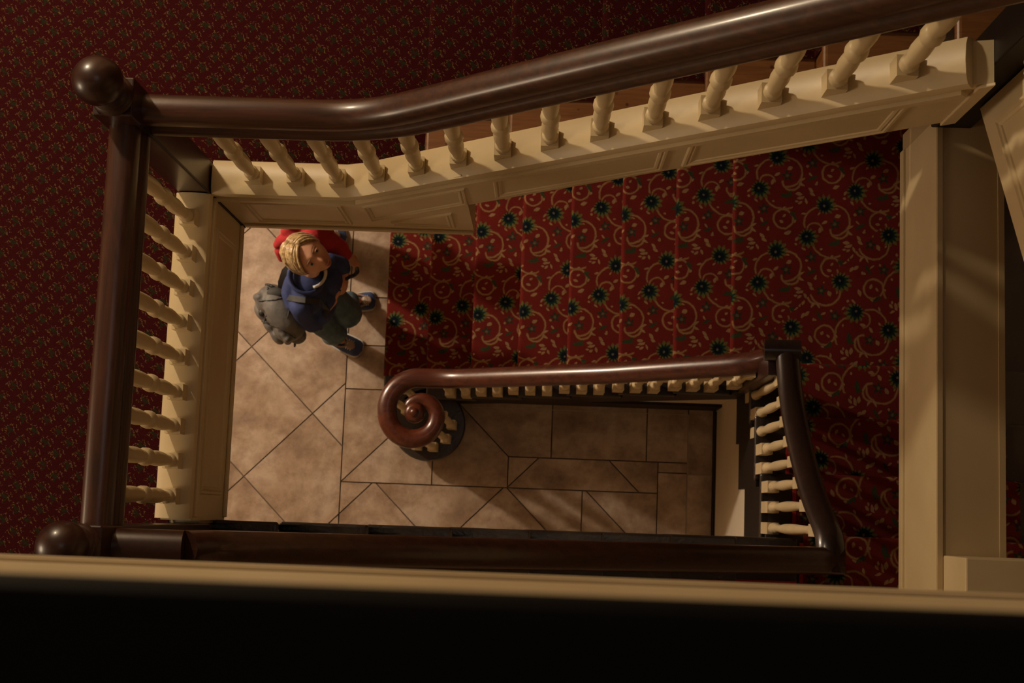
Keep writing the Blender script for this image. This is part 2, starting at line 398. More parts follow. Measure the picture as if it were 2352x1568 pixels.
for p in tiles:
    c=(sum(q[0] for q in p)/len(p),sum(q[1] for q in p)/len(p))
    # inset every edge by half a joint
    q=list(p)
    for i in range(len(p)):
        a,b_=p[i],p[(i+1)%len(p)]; n=(b_[1]-a[1],a[0]-b_[0]); l=math.hypot(*n)
        if l<1e-6: continue
        n=(n[0]/l,n[1]/l); cc=n[0]*a[0]+n[1]*a[1]
        if n[0]*c[0]+n[1]*c[1]>cc: q=clip(q,n,cc+.0035,True)
        else: q=clip(q,n,cc-.0035,False)
        if len(q)<3: break
    if len(q)<3: continue
    MB().prism(q,'z',-.012,random.uniform(-.0006,.0006)).obj('tile',TILE,fl)

PALE=simple('pale_grout',[(.36,.31,.24),(.42,.36,.28)],30,.9)
MB().box(.8385,.8425,-1.2,.622,-.01,.0012).obj('border_joint',PALE,fl); MB().box(-.45,.84,.618,.622,-.01,.0012).obj('border_joint',PALE,fl); MB().box(.843,.985,.272,.276,-.01,.0012).obj('border_joint',PALE,fl)
# ---- first floor landing, upper quarter landing, second floor
lf=struct(MB().box(XW,-1.15,YS,YF,3.46,ZL).box(-1.15,-1.06,-.15,YF,3.46,ZL).box(-1.06,-.402,.96,YF,3.46,ZL).obj('floor',CEILM))
lf['label']='first floor landing under the maroon carpet'
def uvmesh(name,quads,mat,parent=None):
    # quads: list of (4 points, 4 uvs)
    me=bpy.data.meshes.new(name); vs=[];fs=[];uvs=[]
    for q,u in quads:
        n=len(vs); vs+=q; fs.append(tuple(range(n,n+len(q)))); uvs+=u
    me.from_pydata([tuple(v) for v in vs],[],fs); l=me.uv_layers.new(name='UVMap')
    for i,u in enumerate(uvs): l.data[i].uv=u
    bm=bmesh.new(); bm.from_mesh(me); bmesh.ops.remove_doubles(bm,verts=bm.verts,dist=1e-5); bm.to_mesh(me); bm.free()
    return link(name,me,mat,parent)
def flat(x0,x1,y0,y1,z,f=lambda x,y:(x,y)):
    ps=[(x0,y0),(x1,y0),(x1,y1),(x0,y1)]; return ([(x,y,z) for x,y in ps],[f(x,y) for x,y in ps])
def thicken(o,t):
    m=o.modifiers.new('pile','SOLIDIFY'); m.thickness=t; m.offset=-1
lc=uvmesh('landing_carpet',[flat(XW+.01,-1.155,YS,YF-.01,ZL+.012),flat(-1.155,-1.05,1.055,YF-.01,ZL+.012),flat(-1.05,-.40,1.055,YF-.01,ZL+.012)],FLECK)
thicken(lc,.011); tag(lc,'maroon carpet with small tan and dark green flecks covering the upper landing','carpet')

room('floor',DARKW,.93,XE,1.06,YN,4.80,5.06)
room('floor',CEILM,XW,XE,-3.1,-.085,6.66,6.93)

# ------------------------------------------------------------------ staircases
st=empty('staircase',(0,.66,0),'lower staircase of dark stained wooden steps rising around the open well from the tiled hall','staircase')
def P_(mb,name,mat,parent,**k): return mb.obj(name,mat,parent,**k)
def tread(mat,parent,x0,x1,y0,y1,z,t=.032):
    o=MB().box(x0,x1,y0,y1,z-t,z).obj('tread',mat,parent,bevel=.011,seg=3); return o
for i in range(7):
    tread(DARKW,st,N1[i],N1[i+1]+.03,.628,YN-.005,(i+1)*r-.002)
    box('riser',DARKW,st,N1[i]+.028,N1[i]+.045,.66,YN-.005,i*r+.001,(i+1)*r-.034)
# curtail step end under the volute
VC=(-.655,.50)
MB().lathe([(.203,0),(.21,.01),(.21,.024),(.203,.034)],(VC[0],VC[1],r-.036),40).box(-.70,-.60,.5,.66,r-.034,r-.004).obj('curtail_step',DARKW,st,auto=40)
MB().lathe([(.18,0),(.18,r-.036)],(VC[0],VC[1],0),40).box(-.76,-.55,.5,.70,0.001,r-.036).obj('riser',BLACKW,st,auto=40)
MB().box(N1[7],XE-.005,.716,YN-.005,8*r-.034,8*r-.002).box(N1[7]+.05,XE-.005,.716,YN-.005,8*r-.17,8*r-.034).obj('landing_platform',DARKW,st)
box('riser',DARKW,st,N1[7]+.028,N1[7]+.045,.66,YN-.005,7*r,8*r-.034)
for i in range(3):
    z=(9+i)*r
    MB().box(.955,XE-.005,N2[i+1]-.03,N2[i],z-.034,z-.002).obj('tread',DARKW,st,bevel=.011,seg=3)
    box('riser',DARKW,st,.985,XE-.005,N2[i]-.045,N2[i]-.028,z-r,z-.034)
box('riser',DARKW,st,.985,XE-.005,N2[3]-.045,N2[3]-.028,11*r,12*r-.034)
MB().box(.955,XE-.005,YS,N2[3],12*r-.034,12*r-.002).box(.955,XE-.005,YS,N2[3]-.05,12*r-.12,12*r-.034).obj('landing_platform',DARKW,st)
# stepped outer string of the second flight
box('outer_string',BLACKW,st,.972,.996,.40,.70,1.06,1.61); box('outer_string',BLACKW,st,.965,.99,.17,.42,1.22,1.79)
box('outer_string',BLACKW,st,.965,.99,-.06,.17,1.44,1.98)
for i in range(8):
    z=(13+i)*r
    MB().box(N3[i+1]-.03,N3[i],YS,-.048,z-.034,z-.002).obj('tread',DARKW,st,bevel=.010,seg=3)
    box('riser',CREAM,st,N3[i]-.05,N3[i]-.030,YS,-.065,z-r,z-.034)
box('riser',CREAM,st,N3[8]-.05,N3[8]-.03,YS,-.065,20*r,21*r-.034)
box('tread',DARKW,st,-1.15,N3[8],-.15,-.048,ZL-.034,ZL-.001)
# outer strings of flights 1 and 3, sloped
k1=r/.2587
MB().prism([(-.50,.06),(-.50,r*2.0-.05),(N1[2]+.03,r*2-.03)]+[q for i in range(2,8) for q in ((N1[i]+.03,(i)*r-.03),(N1[i]+.03,(i+1)*r-.036))]+[(1.0,8*r-.04),(1.0,1.02),(.0,.32)],'y',.632,.66).obj('outer_string',BLACKW,st)
k3=r/.272
pts=[(1.02,12*r-.12),(1.02,13*r-.04)]+[]
for i in range(8):
    pts+=[(N3[i]-.03,(13+i)*r-.036),(N3[i+1]-.03,(13+i)*r-.036)]
pts+=[(N3[8]-.03,21*r-.036),(-1.15,21*r-.036),(-1.15,3.46),(-1.0,3.36)]
MB().prism(pts,'y',-.075,-.058).obj('outer_string',BLACKW,st)
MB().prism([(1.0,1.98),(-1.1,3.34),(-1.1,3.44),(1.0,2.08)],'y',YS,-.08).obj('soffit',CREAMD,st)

# ---- carpet runner with floral pattern
rc=empty('stair_carpet',(0,1.2,0),'red stair carpet with tan scrolls and dark blue flowers running up the lower flights','carpet')
def runner(profile,w0,w1,axis,uv,name,mat,parent,t=.007,vdir=1):
    # profile: list of (run,z); uv(arclength,cross)
    s_=0; quads=[]
    for i in range(len(profile)-1):
        a,b=profile[i],profile[i+1]; l=math.hypot(b[0]-a[0],b[1]-a[1])
        if axis=='x': q=[(a[0],w0,a[1]),(b[0],w0,b[1]),(b[0],w1,b[1]),(a[0],w1,a[1])]
        else: q=[(w0,a[0],a[1]),(w0,b[0],b[1]),(w1,b[0],b[1]),(w1,a[0],a[1])]
        quads.append((q,[uv(s_,w0),uv(s_+l,w0),uv(s_+l,w1),uv(s_,w1)])); s_+=l
    o=uvmesh(name,quads,mat,parent)
    bm=bmesh.new(); bm.from_mesh(o.data); bmesh.ops.recalc_face_normals(bm,faces=bm.faces); bm.to_mesh(o.data); bm.free()
    for p in o.data.polygons: p.use_smooth=False
    keep(parent,o); return o
def nose(x,z,sg):   # rounded nosing going up; sg = direction of ascent along run axis
    R=.018; return [(x+sg*.026,z-.042),(x+sg*.008,z-.038)]+[(x+sg*(-.004+R-R*math.cos(a)),z-R+R*math.sin(a)) for a in (-.5,0,.4,.8,1.2,math.pi/2)]
def prof_len(p): return sum(math.hypot(p[i+1][0]-p[i][0],p[i+1][1]-p[i][1]) for i in range(len(p)-1))
T=.006
pr=[]
for i in range(8):
    pr+= [(N1[i]+.022,i*r+(T if i else .001))]+nose(N1[i],(i+1)*r+T,1)
pr.append((N1[7]+.03,8*r+T))
A0=None
def PX(px,py,z):
    # photograph pixel -> point at height z (used once, for the phase of the carpet weave)
    M=cam.matrix_world.to_3x3(); d=M@Vector(((px-1176)/3227.06,-(py-784)/3227.06,-1)); k=(z-8.1692)/d.z; return d.x*k,d.y*k
ax,ay=PX(1784,363,1.44)
L1=prof_len(pr); x_end=N1[7]+.03
runner(pr,.768,2.06,'x',lambda s_,w:(x_end-(L1-s_)-ax,w-ay),'flight_runner',FLORAL,rc)
bx,by=PX(2039,758,1.44)
# quarter landing: two mitred pieces
x0,x1,y0,y1=N1[7]+.03,2.08,.768,2.06; z8=8*r+T
m0=(x0,y0); corner=(x1,y0+(x1-x0))
pl=[(x0,y0),(x1,min(y1,y0+(x1-x0))),(x1,y1),(x0,y1)] if y0+(x1-x0)<y1 else [(x0,y0),(x0+(y1-y0),y1),(x0,y1)]
o=uvmesh('landing_piece',[([(x,y,z8) for x,y in pl],[(x-ax,y-ay) for x,y in pl])],FLORAL,rc); keep(rc,o)
pl=[(x0,y0),(x1,y0),(x1,y0+(x1-x0))]
f2=lambda x,y:(-(y-by),x-bx)
o=uvmesh('landing_piece',[([(x,y,z8) for x,y in pl],[f2(x,y) for x,y in pl]),
    ([(x,y,z8) for x,y in R4(1.11,x1,N2[0]-.02,y0)],[f2(x,y) for x,y in R4(1.11,x1,N2[0]-.02,y0)])],FLORAL,rc); keep(rc,o)
pr=[]
for i in range(4):
    pr+=[(N2[i]-.022,(8+i)*r+T)]+nose(N2[i],(9+i)*r+T,-1)
pr.append((N2[3]-.03,12*r+T))
runner(pr,1.11,2.08,'y',lambda s_,w:(-(N2[0]-.022-by)+s_,w-bx),'flight_runner',FLORAL,rc)
L2=prof_len(pr)
o=uvmesh('landing_piece',[flat(1.10,2.08,-1.22,N2[3]-.03,12*r+T,lambda x,y:(-(N2[0]-.022-by)+L2+(N2[3]-.03-y),x-bx))],FLORAL,rc); keep(rc,o)
pr=[]
for i in range(9):
    pr+=[(N3[i]-.022,(12+i)*r+T)]+nose(N3[i],(13+i)*r+T,-1)
pr.append((N3[8]-.06,21*r+T))
runner(pr,-.235,-1.2,'x',lambda s_,w:(s_,-w),'flight_runner',FLORAL,rc)
# plain red selvedge of the runner
bd=simple('plain_red_selvedge',[(.30,.014,.012),(.36,.02,.015)],30,.95)
MB().box(1.096,1.111,N2[3]-.03,-.235,12*r,12*r+T+.001).obj('selvedge',bd,rc)
for i in range(3): MB().box(1.096,1.111,N2[i+1]-.02,N2[i]-.003,(9+i)*r,(9+i)*r+T+.001).obj('selvedge',bd,rc)
for i in range(8): MB().box(N3[i+1]-.02,N3[i]-.003,-.237,-.222,(13+i)*r,(13+i)*r+T+.001).obj('selvedge',bd,rc)

# ---- upper staircase
us=empty('staircase',(-.39,1.5,ZL),'upper staircase of varnished pine steps with cream panelled outer string','staircase')
for i in range(6):
    z=ZL+(i+1)*r4
    if i<5: MB().box(N4[i],N4[i+1]+.03,1.057,YN-.005,z-.032,z-.002).obj('tread',PINE,us,bevel=.011,seg=3)
    else: MB().box(N4[i],N4[i]+.12,1.057,YN-.005,z-.032,z-.002).obj('tread',PINE,us,bevel=.011,seg=3)
    box('riser',PINE,us,N4[i]+.024,N4[i]+.044,1.057,YN-.005,z-r4+.001,z-.034)
rc2=empty('stair_carpet',(-.3,1.58,ZL+.2),'dark maroon flecked stair carpet climbing the pine steps of the upper flight','carpet')
pr=[]
for i in range(6):
    pr+=[(N4[i]+.018,ZL+i*r4+T+(.008 if i==0 else 0))]+nose(N4[i],ZL+(i+1)*r4+T,1)
pr+=[(XE-.01,ZL+6*r4+T)]
runner(pr,1.20,1.97,'x',lambda s_,w:(-.40+s_,w),'flight_runner',FLECK,rc2)
# cap line of the closed string
KS=.872; XB=-.60; ZC=3.97
def capz(x): return ZC if x<XB else ZC+KS*(x-XB)
# outer string face, Y=.95 .. 1.05
zb=lambda x: 3.91+.897*(x+.243)
MB().prism([(-.255,zb(-.255)),(.934,zb(.934)),(.934,capz(.934)-.06),(.90,capz(.90)-.04),(-.255,capz(-.255)-.04)],'y',.952,1.048).obj('outer_string',CREAM,us)
def strip(mb,a,b,plane,c,w,proud,thick=.0):
    # a moulding bar from a to b (2D in the plane), sticking out by 'proud'
    a=Vector(a); b=Vector(b); t=(b-a).normalized(); n=Vector((-t.y,t.x))*w/2
    q=[a-n,b-n,b+n,a+n]
    if plane=='y': mb.prism([(p.x,p.y) for p in q],'y',c,c+proud)
    else: mb.prism([(p.x,p.y) for p in q],'x',c,c+proud)
def panel(poly,plane,c,proud,mat,parent):
    # raised moulding frame around a recessed-looking panel: two concentric fillets
    mb=MB(); cx=sum(p[0] for p in poly)/len(poly); cy=sum(p[1] for p in poly)/len(poly)
    def inset(poly,d):
        out=[]
        n=len(poly)
        for i in range(n):
            p0,p1,p2=Vector(poly[i-1]),Vector(poly[i]),Vector(poly[(i+1)%n])
            e1=(p1-p0).normalized(); e2=(p2-p1).normalized(); n1=Vector((-e1.y,e1.x)); n2=Vector((-e2.y,e2.x))
            ce=Vector((cx,cy))
            if n1.dot(ce-p1)<0: n1=-n1
            if n2.dot(ce-p1)<0: n2=-n2
            bis=(n1+n2).normalized(); out.append(p1+bis*d/max(.35,bis.dot(n1)))
        return out
    rings=[(0,0),(.004,proud),(.010,proud),(.014,proud*.25),(.018,proud*.8),(.024,proud*.5),(.026,0)]
    P=[inset(poly,d) for d,h in rings]; n=len(poly); vs=[];fs=[]
    for (d,h),pp in zip(rings,P):
        for p in pp: vs.append((p.x,c+h,p.y) if plane=='y' else (c+h,p.x,p.y))
    for k in range(len(rings)-1):
        for i in range(n):
            j=(i+1)%n; fs.append((k*n+i,k*n+j,(k+1)*n+j,(k+1)*n+i))
    mb.add(vs,fs); return mb.obj('panel_moulding',mat,parent)
def slopepanel(xa,xb,top,bot,mat,parent):
    panel([(xa,capz(xa)-bot),(xb,capz(xb)-bot),(xb,capz(xb)-top),(xa,capz(xa)-top)],'y',.952,-.006,mat,parent)
slopepanel(-.17,.30,.10,.33,CREAM,us); slopepanel(.345,.80,.10,.33,CREAM,us)
# cap mould of the string (level part belongs to the landing curb)
def capprof(w):
    return [(-w,-.012),(-w,.0),(-w*.92,.012),(-w*.6,.02),(0,.023),(w*.6,.02),(w*.92,.012),(w,0),(w,-.012),(w*.86,-.018),(w*.86,-.04),(-w*.86,-.04),(-w*.86,-.018)]
def lin(a,b,n): return [tuple(a[k]+(b[k]-a[k])*i/n for k in range(3)) for i in range(n+1)]
path=[(-1.045,1.0,ZC-.023),(XB-.03,1.0,ZC-.023),(XB+.03,1.0,ZC-.023+KS*.035),(.885,1.0,capz(.885)-.023)]
MB().sweep(path,capprof(.056)).obj('string_cap',CREAM,us,auto=35)
MB().sweep([(-1.04,.945,3.90),(XB,.945,3.90),(.885,.945,capz(.885)-.07)],[(-.007,-.012),(.007,-.012),(.007,.012),(-.007,.012)]).obj('bed_moulding',CREAM,us)

# ---- landing fascias (curbs) facing the well
tr=struct(MB().box(-1.145,-1.053,-.05,.95,3.468,ZC-.05).obj('trim_1',CREAM))
MB().sweep([(-1.10,-.045,ZC-.023),(-1.10,.947,ZC-.023)],capprof(.056)).obj('cap',CREAM,tr,auto=35)
MB().box(-1.053,-1.04,-.04,.945,3.885,3.915).obj('bed_moulding',CREAM,tr,bevel=.003)
MB().box(-1.053,-1.044,-.04,.945,3.468,3.50).obj('bottom_moulding',CREAM,tr,bevel=.003)
panel([(.03,3.555),(.87,3.555),(.87,3.83),(.03,3.83)],'x',-1.053,.006,CREAM,tr)
tr2=struct(MB().prism([(-1.048,3.468),(-.258,3.468),(-.258,4.27),(XB,3.93),(-1.048,3.93)],'y',.952,1.048).obj('trim_2',CREAM))
MB().box(-1.04,-.26,.943,.952,3.468,3.50).obj('bottom_moulding',CREAM,tr2,bevel=.003)
panel([(-.985,3.555),(-.66,3.555),(-.66,3.84),(-.985,3.84)],'y',.952,-.006,CREAM,tr2)
panel([(-.60,3.60),(-.60,3.83),(-.235+.02-.04,4.13),(-.255,3.92)],'y',.952,-.006,CREAM,tr2)
panel([(-.53,3.555),(-.315,3.555),(-.315,3.78),(-.53,3.60)],'y',.952,-.006,CREAM,tr2)

# ---- beam across the far side of the well and the pier at its near end
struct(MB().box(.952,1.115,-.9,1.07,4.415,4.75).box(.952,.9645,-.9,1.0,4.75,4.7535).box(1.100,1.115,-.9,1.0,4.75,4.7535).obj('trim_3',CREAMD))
struct(MB().box(.944,.952,-.9,1.02,4.415,4.45).obj('trim_4',CREAM,bevel=.002))
be=struct(box('trim_5',CREAM,None,.9505,.952,-.9,1.02,4.45,4.75))
struct(MB().box(.966,1.6,-.9,-.055,4.75,4.93).obj('trim_6',CREAM,bevel=.004))

# ---- next flight up: panelled string rising towards the camera side
K5=.70
z5=lambda y: 4.93+K5*(1.0-y)
MB().prism([(.99,z5(.99)),(-.75,z5(-.75)),(-.75,z5(-.75)+.36),(.99,z5(.99)+.36)],'x',1.0,1.07).obj('outer_string',CREAM,us)
panel([(.93,z5(.93)+.07),(.02,z5(.02)+.07),(.02,z5(.02)+.28),(.93,z5(.93)+.28)],'x',1.0,-.007,CREAM,us)
MB().sweep([(1.035,.99,z5(.99)+.37),(1.035,-.75,z5(-.75)+.37)],capprof(.056)).obj('string_cap',CREAM,us,auto=35)
for i in range(6):
    y=1.0-.27*i; z=5.07+.19*(i+1)
    MB().box(1.07,XE-.005,y-.30,y,z-.032,z).obj('tread',PINE,us,bevel=.01)
    box('riser',PINE,us,1.07,XE-.005,y-.045,y-.025,z-.19,z-.033)

# ------------------------------------------------------------------ banisters
RP=[(-.030,-.080),(-.040,-.077),(-.048,-.067),(-.050,-.055),(-.046,-.044),(-.038,-.037),(-.030,-.033),(-.027,-.024),(-.029,-.016),(-.038,-.010),(-.041,.004),(-.040,.020),(-.034,.036),(-.020,.046),(0,.049)]
RP=RP+[(-x,y) for x,y in RP[::-1][1:]]
def rp(s): return [(x*s,y*s) for x,y in RP]
LR=[(.05*math.cos(a),.040*math.sin(a)+.002) for a in [math.pi*k/10 for k in range(11)]]+[(-.044,-.012),(-.034,-.02),(-.030,-.036),(.030,-.036),(.034,-.02),(.044,-.012)]
def bal_mesh(h0,h1,slope0=0,slope1=0,ax='x'):
    pass
def baluster(style,base,top,s0=0,s1=0,axis='x',half=.0235):
    """turned spindle from base (x,y,z) up to z=top; s0/s1 slope of the foot and head along axis"""
    x,y,z=base; h=top-z; mb=MB()
    def block(hw,za,zb,sa,sb):
        vs=[]
        for (zz,sl) in ((za,sa),(zb,sb)):
            for dx,dy in ((-hw,-hw),(hw,-hw),(hw,hw),(-hw,hw)):
                d=dx if axis=='x' else dy
                vs.append((x+dx,y+dy,zz+sl*d))
        mb.add(vs,[(3,2,1,0),(4,5,6,7),(0,1,5,4),(1,2,6,5),(2,3,7,6),(3,0,4,7)])
    if style=='upper':
        b0=.05; b1=.055
        block(half,z-.004,z+b0,s0,0)
        block(half*.93,top-b1,top+.02,0,s1)
        H=h-b0-b1; q=[(0,.6),(.01,.9),(.04,.93),(.06,.88),(.07,.66),(.12,.7),(.2,.88),(.28,.96),(.36,.92),(.42,.8),(.455,.7),(.465,.72),(.475,1.0),(.50,1.10),(.54,1.08),(.57,.92),(.58,.75),
            (.62,.8),(.70,.93),(.78,.97),(.86,.92),(.94,.84),(1.0,.82)]
        mb.lathe([(half*w,t*H) for t,w in q],(x,y,z+b0),14)
    else:
        b0=.17 if style=='lower' else .12; b1=.10
        block(half,z-.002,z+b0,s0,0); block(half*.9,top-b1,top+.02,0,s1)
        H=h-b0-b1; q=[(0,.7),(.01,.95),(.05,.98),(.07,.85),(.085,.65),(.10,.8),(.13,.82),(.15,.6),(.2,.62),(.32,.80),(.45,.86),(.62,.80),(.85,.62),(.9,.6),(.92,.78),(.96,.8),(.98,.62),(1,.7)]
        mb.lathe([(half*w,t*H) for t,w in q],(x,y,z+b0),12)
    return mb.mesh('baluster')
def put(me,parent,smooth=True):
    o=link('baluster',me,CREAM,parent)
    for p in me.polygons: p.use_smooth = len(p.vertices)==4 and abs(p.normal.z)<.999
    bm=bmesh.new(); bm.from_mesh(me)
    for e in bm.edges: e.smooth= len(e.link_faces)==2 and e.calc_face_angle(0)<math.radians(40)
    bm.to_mesh(me); bm.free(); keep(parent,o); return o

# upper banister: landing + upper flight
ub=empty('banister',(-1.1,.45,ZC),'upper banister of turned cream balusters under a thick dark mahogany handrail','banister')
ZR=4.665
MB().sweep([(-1.10,-.06,ZR),(-1.10,.955,ZR)],rp(.96)).obj('handrail',RAILY,ub,auto=50)
def rz(x):   # handrail height on the upper flight, eased
    a=-.47; k=.865; w=.13
    t=(x-a)/w
    if t<-1: return ZR
    if t>1: return ZR+k*(x-a)
    return ZR+k*w*(t+1)**2/4
xs=[-1.055+ (1.02+1.055)*i/60 for i in range(61)]
MB().sweep([(x,1.0,rz(x)) for x in xs],rp(.98)).obj('handrail',RAILX,ub,auto=50)
for y in [.862,.752,.645,.540,.435,.330,.228,.125,.02]:
    put(baluster('upper',(-1.10,y,ZC),ZR-.076),ub)
for x in [-.909+.1285*i for i in range(14)]:
    sl=KS if x>XB-.01 else 0; sr=.865 if x>-.47 else 0
    put(baluster('upper',(x,1.0,capz(x)),rz(x)-.077*(1.2 if sr else 1),sl,sr),ub)
def newel(x,y,z0,z1,ball=True):
    nw=MB().box(x-.05,x+.05,y-.05,y+.05,z0,z1).obj('newel_post',NEWELM,ub,bevel=.004)
    if ball:
        MB().lathe([(.052,0),(.054,.008),(.05,.016),(.042,.022),(.046,.03),(.048,.037),(.043,.044),(.034,.05),(.033,.075),(.036,.085)],(x,y,z1),28).obj('collar',NEWELM,nw,auto=40)
        MB().ball((x,y,z1+.125),.061,32,20).obj('ball_finial',NEWELM,nw,smooth=True)
    return nw
n1=newel(-1.10,1.0,3.435,4.79)
MB().box(-1.0535,-1.0475,.9465,.9525,3.44,4.7).obj('corner_bead',BLACKW,n1)
n2=newel(-1.10,-.11,3.435,4.79)
n3=newel(.985,1.045,4.752,6.15); n3.data.materials[0]=BLACKW
MB().prism([(.905,zb(.905)),(.934,zb(.934)),(.934,capz(.934)-.05),(.905,capz(.905)-.05)],'y',.944,.952).obj('end_moulding',CREAM,us,bevel=.002)

# lower banister
lb=empty('banister',(-.655,.50,r),'lower banister with scrolled mahogany volute, cream balusters and curved rail above red carpet','banister')
def vol_path():
    pts=[];sc=[]
    key=[(90,.178),(135,.158),(180,.140),(225,.137),(270,.133),(315,.125),(360,.112),(405,.088),(450,.062),(495,.045)]
    n=90
    for i in range(n+1):
        th=495-(495-90)*i/n
        for a,b in zip(key,key[1:]):
            if a[0]<=th<=b[0]:
                t=(th-a[0])/(b[0]-a[0]); rad=a[1]+(b[1]-a[1])*t
        pts.append((VC[0]+rad*math.cos(math.radians(th)),VC[1]+rad*math.sin(math.radians(th)),1.06))
        sc.append(max(.55,min(1,.55+.45*(495-th)/240)))
    return pts,sc
vp,vs_=vol_path()
def r1z(x):
    a=-.50; k=.70; w=.10; t=(x-a)/w
    if t<-1: return 1.06
    if t>1: return min(1.06+k*(x-a),9)
    return 1.06+k*w*(t+1)**2/4
MB().sweep(vp[:70],LR,[s*1.0 for s in vs_[:70]]).lathe([(.050,-.03),(.053,0),(.052,.018),(.045,.030),(.030,.037),(.024,.037),(.022,.043),(.012,.05),(.004,.052)],(VC[0],VC[1],1.06),28).obj('volute',VOLM,lb,auto=50)
path=vp[69:]+[(x,.678+.02*max(0,(x-.3)/.6)*1.0,r1z(x)) for x in [-.64+.04*i for i in range(38)]]
path=[p for p in path if p[0]<.90]
path+=[(.90,.702,r1z(.88)+.01),(.958,.718,r1z(.90)+.014)]
ZE=path[-1][2]
MB().sweep(path,LR).obj('handrail',RAIL1,lb,auto=50)
p2=[(.71,2.36),(.66,2.38),(.60,2.41),(.54,2.445),(.46,2.51),(.39,2.58),(.32,2.66),(.25,2.745),(.18,2.845),(.11,2.955),(.05,3.07),(.0,3.18),(-.04,3.25),(-.08,3.27),(-.15,3.27)]
RAIL2=woodmat('black_mahogany',(.014,.009,.008),(.030,.015,.011),'y',.32,.3)
MB().sweep([(1.0,y,z) for y,z in p2],LR).obj('handrail',RAIL2,lb,auto=50)
MB().sweep([(.905,.722,2.352),(1.052,.722,2.366)],[(x*.9,y*1.05) for x,y in LR]).obj('handrail',RAIL2,lb,auto=50)
k3=.665
def r3z(x): return min(3.27+k3*(1.0-x), ZR) if x<1.0 else 3.27
xs=[1.045,1.0]+[1.0-.06*i for i in range(1,36)]; xs=[x for x in xs if x>-1.04]
MB().sweep([(x,-.112,r3z(x)+(0)) for x in xs if x>-.88]+[(-.89,-.112,ZR-.02)],[(x*.93,y) for x,y in LR]).obj('handrail',RAIL3,lb,auto=50)
MB().sweep([(-.885,-.112,ZR-.015),(-1.055,-.112,ZR)],[(x*.93,y) for x,y in LR]).obj('handrail',NEWELM,lb,auto=50)
BX=[-.518+.0884*i for i in range(17)]
for x in BX:
    i=max(j for j in range(8) if N1[j]<=x+.02) ; z=(i+1)*r
    put(baluster('lower',(x,.664,z),r1z(x)-.035,0,.70 if x>-.4 else 0,'x',.026),lb)
for a in (-150,-112,-74,-38,-2,150,115):
    put(baluster('lower',(VC[0]+.138*math.cos(math.radians(a)),VC[1]+.138*math.sin(math.radians(a)),r),1.025,0,0,'x',.024),lb)
def interp(t,y):
    for (ya,za),(yb,zb) in zip(t,t[1:]):
        if yb<=y<=ya: return za+(zb-za)*(ya-y)/(ya-yb)
    return t[-1][1]
for y,z in [(.60,8*r),(.507,9*r),(.42,9*r),(.335,10*r),(.25,10*r),(.165,11*r),(.078,11*r),(-.011,11*r)]:
    put(baluster('lower',(.985,y,z),interp(p2,y)-.04,0,(interp(p2,y+.02)-interp(p2,y-.02))/.04,'y',.0245),lb)
for k in range(22):
    x=.92-.088*k
    i=max(j for j in range(8) if N3[j]>=x-.001); z=(13+i)*r
    put(baluster('lower',(x,-.112,z),r3z(x)-.038,0,-k3 if x>-1 else 0,'x',.020),lb)
box('newel_post',NEWELM,lb,.925,1.0,.62,.70,1.46,2.33,bevel=.004)

# second floor: fascia and close handrail at the viewer's own landing
fa=struct(box('trim_7',CREAM,None,XW,XE,-.085,-.067,6.60,6.97))
MB().box(XW,XE,-.067,-.063,6.60,6.625).box(XW,XE,-.067,-.063,6.66,6.68).obj('moulding',CREAM,fa,bevel=.001)
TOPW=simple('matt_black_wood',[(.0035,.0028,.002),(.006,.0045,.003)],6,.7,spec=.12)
tb=empty('banister',(0,-.1,6.97),'dark handrail of the top landing, close and out of focus along the bottom','banister')
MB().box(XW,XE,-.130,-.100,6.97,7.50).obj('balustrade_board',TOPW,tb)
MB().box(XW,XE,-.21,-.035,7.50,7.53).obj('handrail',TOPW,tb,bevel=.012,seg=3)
# ------------------------------------------------------------------ people
def skinmat(name,c0,c1):
    m,nt,b=newmat(name); nt.links.new(ramp(nt,noise(nt,geo(nt),14,3),[(.3,c0),(.7,c1)]),b.inputs['Base Color'])
    b.inputs['Roughness'].default_value=.5; b.inputs['Subsurface Weight'].default_value=.12; b.inputs['Subsurface Radius'].default_value=(.012,.005,.003); b.inputs['Subsurface Scale'].default_value=.6
    return m
SKIN=skinmat('fair_skin',(.50,.25,.15),(.60,.33,.21))
def hairmat(name,c0,c1,rot):
    m,nt,b=newmat(name); v=geo(nt,(1,1,1)); n=noise(nt,v,60,4,.6)
    nt.links.new(ramp(nt,n,[(.32,c0),(.68,c1)]),b.inputs['Base Color']); b.inputs['Roughness'].default_value=.32
    b.inputs['Specular IOR Level'].default_value=.8; b.inputs['Sheen Weight'].default_value=.1; return m
BLOND=hairmat('blond_hair',(.22,.135,.05),(.68,.50,.25),0); BROWNH=hairmat('brown_hair',(.06,.03,.015),(.12,.06,.03),0)
NAVY=simple('navy_blue_cotton',[(.016,.026,.085),(.040,.060,.19)],14,.85,.4,bscale=300)
REDC=simple('red_fleece',[(.33,.016,.020),(.50,.030,.036)],9,.9,.4,bscale=200)
DENIM=simple('washed_denim',[(.045,.085,.115),(.10,.165,.20)],16,.9,.4,bscale=400)
GREYC=simple('grey_nylon',[(.085,.085,.08),(.16,.155,.145)],7,.6,.6,bscale=22,bd=.01)
BLK=simple('black_plastic',[(.008,.008,.009),(.014,.014,.015)],8,.5)
WHT=simple('white_cotton',[(.55,.53,.5),(.65,.63,.6)],12,.8)
SHOEB=simple('blue_canvas',[(.03,.05,.13),(.055,.085,.20)],30,.8,.4,bscale=300)
SOLE=simple('off_white_rubber',[(.42,.40,.36),(.5,.48,.44)],12,.6)
TANL=simple('tan_leather',[(.30,.20,.14),(.40,.29,.21)],20,.6)
